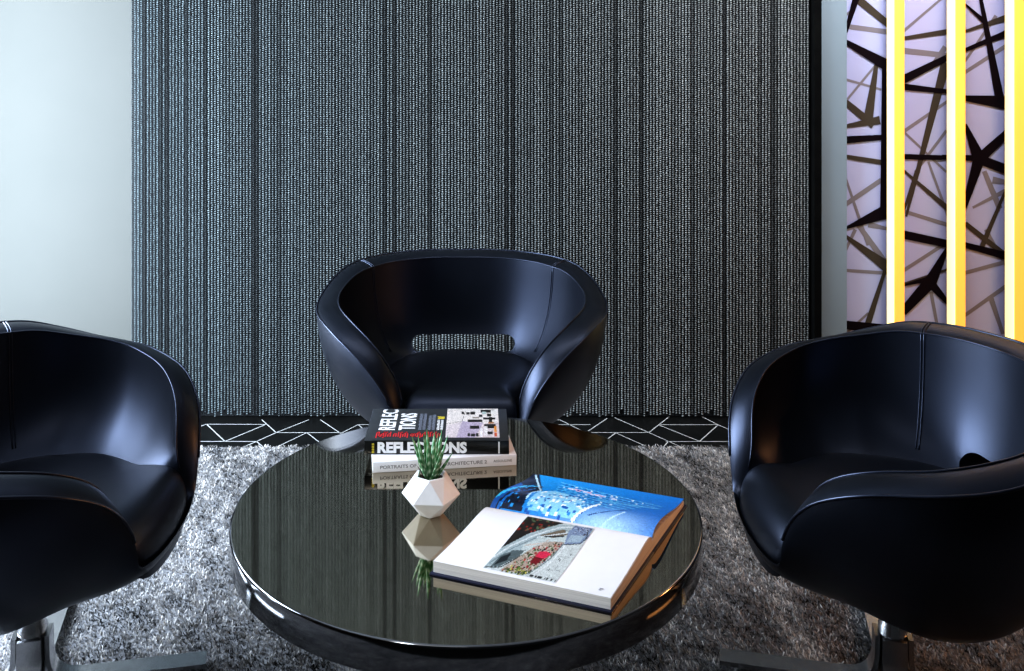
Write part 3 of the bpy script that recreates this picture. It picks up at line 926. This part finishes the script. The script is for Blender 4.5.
    # facade rows
    for k in range(7):
        y0_ = .10 + k*.075
        c.line([(.22 + k*.008, y0_), (.92 - k*.03, y0_ + .22 - k*.012)], .010, srgb(120, 206, 240), .7)
        for q in range(16):
            x = .26 + q*.036 + R.uniform(-.006, .006); yy = y0_ + .022 + (x-.22)*.30
            if x < .80 - k*.03: c.poly([(x,yy),(x+.016,yy+.004),(x+.016,yy+.03),(x,yy+.026)], srgb(*[(10,60,130),(90,190,236),(240,250,255),(12,84,160)][R.integers(4)]), .9)
    for k in range(30):
        x = R.uniform(.28, .62); y = .22 + (x-.28)*.3 + R.uniform(-.03, .03); c.poly([(x,y),(x+.03,y+.006),(x+.03,y+.03),(x,y+.026)], srgb(*[(226,170,196),(244,236,250),(170,200,240)][k % 3]), .8)
    # white tower block
    c.poly([(.19,.52),(.26,.42),(.36,.46),(.56,.7),(.52,.98),(.22,.96),(.2,.8)], srgb(150, 214, 244), .85)
    for k in range(120):
        x, y = R.uniform(.2, .55), R.uniform(.46, .97)
        if y > .42 + max(0, x-.36)*1.2: c.poly([(x,y),(x+.014,y),(x+.014,y+.04),(x,y+.04)], srgb(*[(250,253,255),(40,140,214),(210,240,252),(20,90,170)][k % 4]))
    c.line([(.52,.98),(.60,.62)], .02, srgb(240, 250, 255)); c.line([(.7,1.),(.78,.72)], .012, srgb(190, 226, 250)); c.line([(.6,.9),(.8,.62)], .01, srgb(16, 70, 140))
    c.line([(.55,.5),(.75,.46),(.92,.42)], .02, srgb(110, 190, 236), .7)
    # dark left side with cyan arcs
    c.poly([(0,0),(.04,0),(.20,.50),(.16,.64),(.20,.98),(0,1)], srgb(10, 24, 48))
    c.poly([(0,.3),(.06,.45),(.03,1),(0,1)], srgb(16, 84, 160))
    c.line([(.02,.02),(.19,.50),(.16,.62),(.18,.80)], .012, srgb(190, 226, 246))
    c.line([(.0,.86),(.03,.56),(.07,.40),(.12,.36)], .025, srgb(60, 190, 240)); c.line([(.05,1.),(.07,.7),(.10,.58),(.13,.52)], .018, srgb(20, 110, 190))
    for k in range(40):
        x, y = R.uniform(.03, .15), R.uniform(.25, .95); c.poly([(x,y),(x+.012,y),(x+.012,y+.04),(x,y+.04)], srgb(*[(30,150,220),(60,30,30),(14,60,120),(5,12,24)][k % 4]))
    c.jitter(.08, 7)
    picture('blue_page', c, lambda u, v: (x0 + u*(x1-x0), .190*(1-v) + .001, zat(far, .190*(1-v)) + .0006), root)
    # the opened block has slid a little out of square
    sk = Matrix.Identity(4); sk[0][1] = .14
    for ch in root.children: ch.data.transform(sk)
open_book()

# ------------------------------------------------------------------ faceted pot and succulent
def pot_and_plant():
    px, py = -.0845, 1.829
    root = empty('faceted_pot', (px, py, TABLE_TOP))
    tag(root, 'small white faceted ceramic pot holding a green succulent', 'pot')
    def ring(n, r, z, a0): return [(r*math.cos(a0 + 2*PI*k/n), r*math.sin(a0 + 2*PI*k/n), z) for k in range(n)]
    n = 6
    a = math.radians(-90 + 30 - 3)
    V = ring(n, .022, .0, a + PI/n) + ring(n, .0565, .038, a) + ring(n, .031, .075, a + PI/n) + ring(n, .027, .075, a + PI/n) + ring(n, .027, .062, a + PI/n)
    Fc = [tuple(range(n-1, -1, -1))]
    for k in range(n):
        j = (k+1) % n
        b, g, t, t2, t3 = 0, n, 2*n, 3*n, 4*n
        Fc += [(b+k, g+j, g+k), (b+k, b+j, g+j)]       # lower antiprism
        Fc += [(g+k, g+j, t+k), (t+k, g+j, t+j)]       # upper antiprism
        Fc += [(t+k, t+j, t2+j, t2+k), (t2+k, t2+j, t3+j, t3+k)]
    o = mesh('vessel', V, Fc, M['ceramic'], root)
    bm = bmesh.new(); bm.from_mesh(o.data); bmesh.ops.recalc_face_normals(bm, faces=bm.faces)
    bmesh.ops.bevel(bm, geom=list(bm.edges), offset=.0006, segments=1, affect='EDGES'); bm.to_mesh(o.data); bm.free()
    mesh('soil', ring(n, .0268, .066, a + PI/n), [tuple(range(n))], M['soil'], root)
    plant = empty('succulent', (px, py, TABLE_TOP + .064))
    tag(plant, 'spiky green succulent with white banded leaves growing in the faceted pot', 'plant')
    r = random.Random(3)
    specs = []
    for k in range(15):
        az = k * 2.39996 + r.uniform(-.3, .3)
        tilt = .08 + .036 * k * .95 + r.uniform(-.05, .05)
        ln = .097 - .0018 * k + r.uniform(-.008, .008)
        specs.append((az, tilt, ln, .0064, 'g'))
    specs += [(math.radians(185), .62, .034, .0035, 'b'), (math.radians(200), .85, .022, .0035, 'b')]
    for az, tilt, ln, w, kind in specs:
        m, q = 16, 8
        V, Fc, C = [], [], []
        for i in range(m + 1):
            t = i / m
            tl = tilt * (1.25 - .55 * t)
            # integrate a gently incurving leaf
            d = ln * t
            hx = math.sin(tilt * 1.15) * d - .10 * tilt * d * t
            hz = math.cos(tilt * 1.0) * d
            rad = w * (1 - t ** 2.2) * (.75 + .6 * min(t * 4, 1) * .5) + .0002
            cx_, cy_ = (.006 + hx) * math.cos(az), (.006 + hx) * math.sin(az)
            for k in range(q):
                b = 2 * PI * k / q
                ox = rad * math.cos(b); on = rad * .5 * math.sin(b)
                V.append((cx_ - ox * math.sin(az) - on * math.cos(az), cy_ + ox * math.cos(az) - on * math.sin(az), hz + on * math.sin(tl)))
                if kind == 'b': C.append((.035, .022, .02))
                elif i % 3 == 1 and k % 2 == 0 and i < 14: C.append((.55, .68, .50))
                else:
                    g = .55 + .6 * t
                    C.append((.055 * g, .21 * g, .07 * g))
            if i:
                o = (i-1) * q
                for k in range(q): Fc.append((o+k, o+(k+1) % q, o+q+(k+1) % q, o+q+k))
        lf = mesh('leaf', V, Fc, M['leaf'], plant, True)
        set_tint(lf, C)
pot_and_plant()

# ------------------------------------------------------------------ lights
def area(name, loc, rot, sx, sy, power, col, spread=180):
    l = bpy.data.lights.new(name, 'AREA'); l.shape = 'RECTANGLE'; l.size = sx; l.size_y = sy; l.energy = power; l.color = col; l.spread = math.radians(spread)
    o = bpy.data.objects.new(name, l); o.location = loc; o.rotation_euler = rot
    return link(o)
# daylight through the window on the left (points along +x)
area('window_daylight', (XL - .12, (WY0+WY1)/2, (WZ0+WZ1)/2), (0, -PI/2, 0), WZ1-WZ0, WY1-WY0, 270, (.70, .83, 1.0))
# warm lamp from the amber wall on the right
area('amber_wall_lamp', (2.3, 2.0, .9), (0, PI/2, 0), .7, .7, 8, (1., .42, .12))
wp = bpy.data.lights.new('amber_spot', 'SPOT'); wp.energy = 75; wp.color = (1., .42, .14); wp.spot_size = math.radians(20); wp.spot_blend = .6; wp.shadow_soft_size = .10
wo = link(bpy.data.objects.new('amber_spot', wp)); wo.location = (2.3, 2.1, 1.45)
wo.rotation_euler = (Vector((.02, 1.80, .43)) - Vector(wo.location)).to_track_quat('-Z', 'Y').to_euler()
# unseen fill lights added to brighten the curtain and the patterned panel
area('curtain_fill', (0.2, 2.25, CEIL - .03), (math.radians(38), 0, 0), 3.2, .35, 17, (.95, .98, 1.), 95)
area('panel_fill', (1.3, 2.5, CEIL - .03), (math.radians(40), 0, 0), .6, .3, 26, (.8, .88, 1.), 95)  # added cool fill that offsets the orange from the fins
# unseen narrow spot added to brighten just the things on the table
sp = bpy.data.lights.new('table_fill_spot', 'SPOT'); sp.energy = 120; sp.color = (.96, .97, 1.); sp.spot_size = math.radians(19); sp.spot_blend = .5; sp.shadow_soft_size = .12
so = link(bpy.data.objects.new('table_fill_spot', sp)); so.location = (-1.0, .1, 2.6)
so.rotation_euler = (Vector((.03, 1.80, .42)) - Vector(so.location)).to_track_quat('-Z', 'Y').to_euler()
area('overhead_fill', (-.6, .5, CEIL - .03), (math.radians(20), 0, 0), 1.2, .8, 5, (.95, .97, 1.))  # added weak fill from overhead, no fitting there

w = bpy.data.worlds.new('World'); scene.world = w; w.use_nodes = True
bg = w.node_tree.nodes['Background']; bg.inputs['Color'].default_value = (.6, .7, .8, 1); bg.inputs['Strength'].default_value = .05

# ------------------------------------------------------------------ camera
cd = bpy.data.cameras.new('Camera'); cam = bpy.data.objects.new('Camera', cd); link(cam)
cam.location = (0, 0, CAM_H); cam.rotation_euler = (PI/2, 0, 0)
cd.sensor_width = 36; cd.sensor_fit = 'HORIZONTAL'; cd.lens = F * 36 / 1024
cd.shift_x = (512 - CX) / 1024
cd.shift_y = -(335.5 - Y0) / 1024
cd.clip_start = .05
scene.camera = cam
scene.view_settings.view_transform = 'Standard'
scene.view_settings.look = 'Medium High Contrast'
scene.view_settings.exposure = 0.0
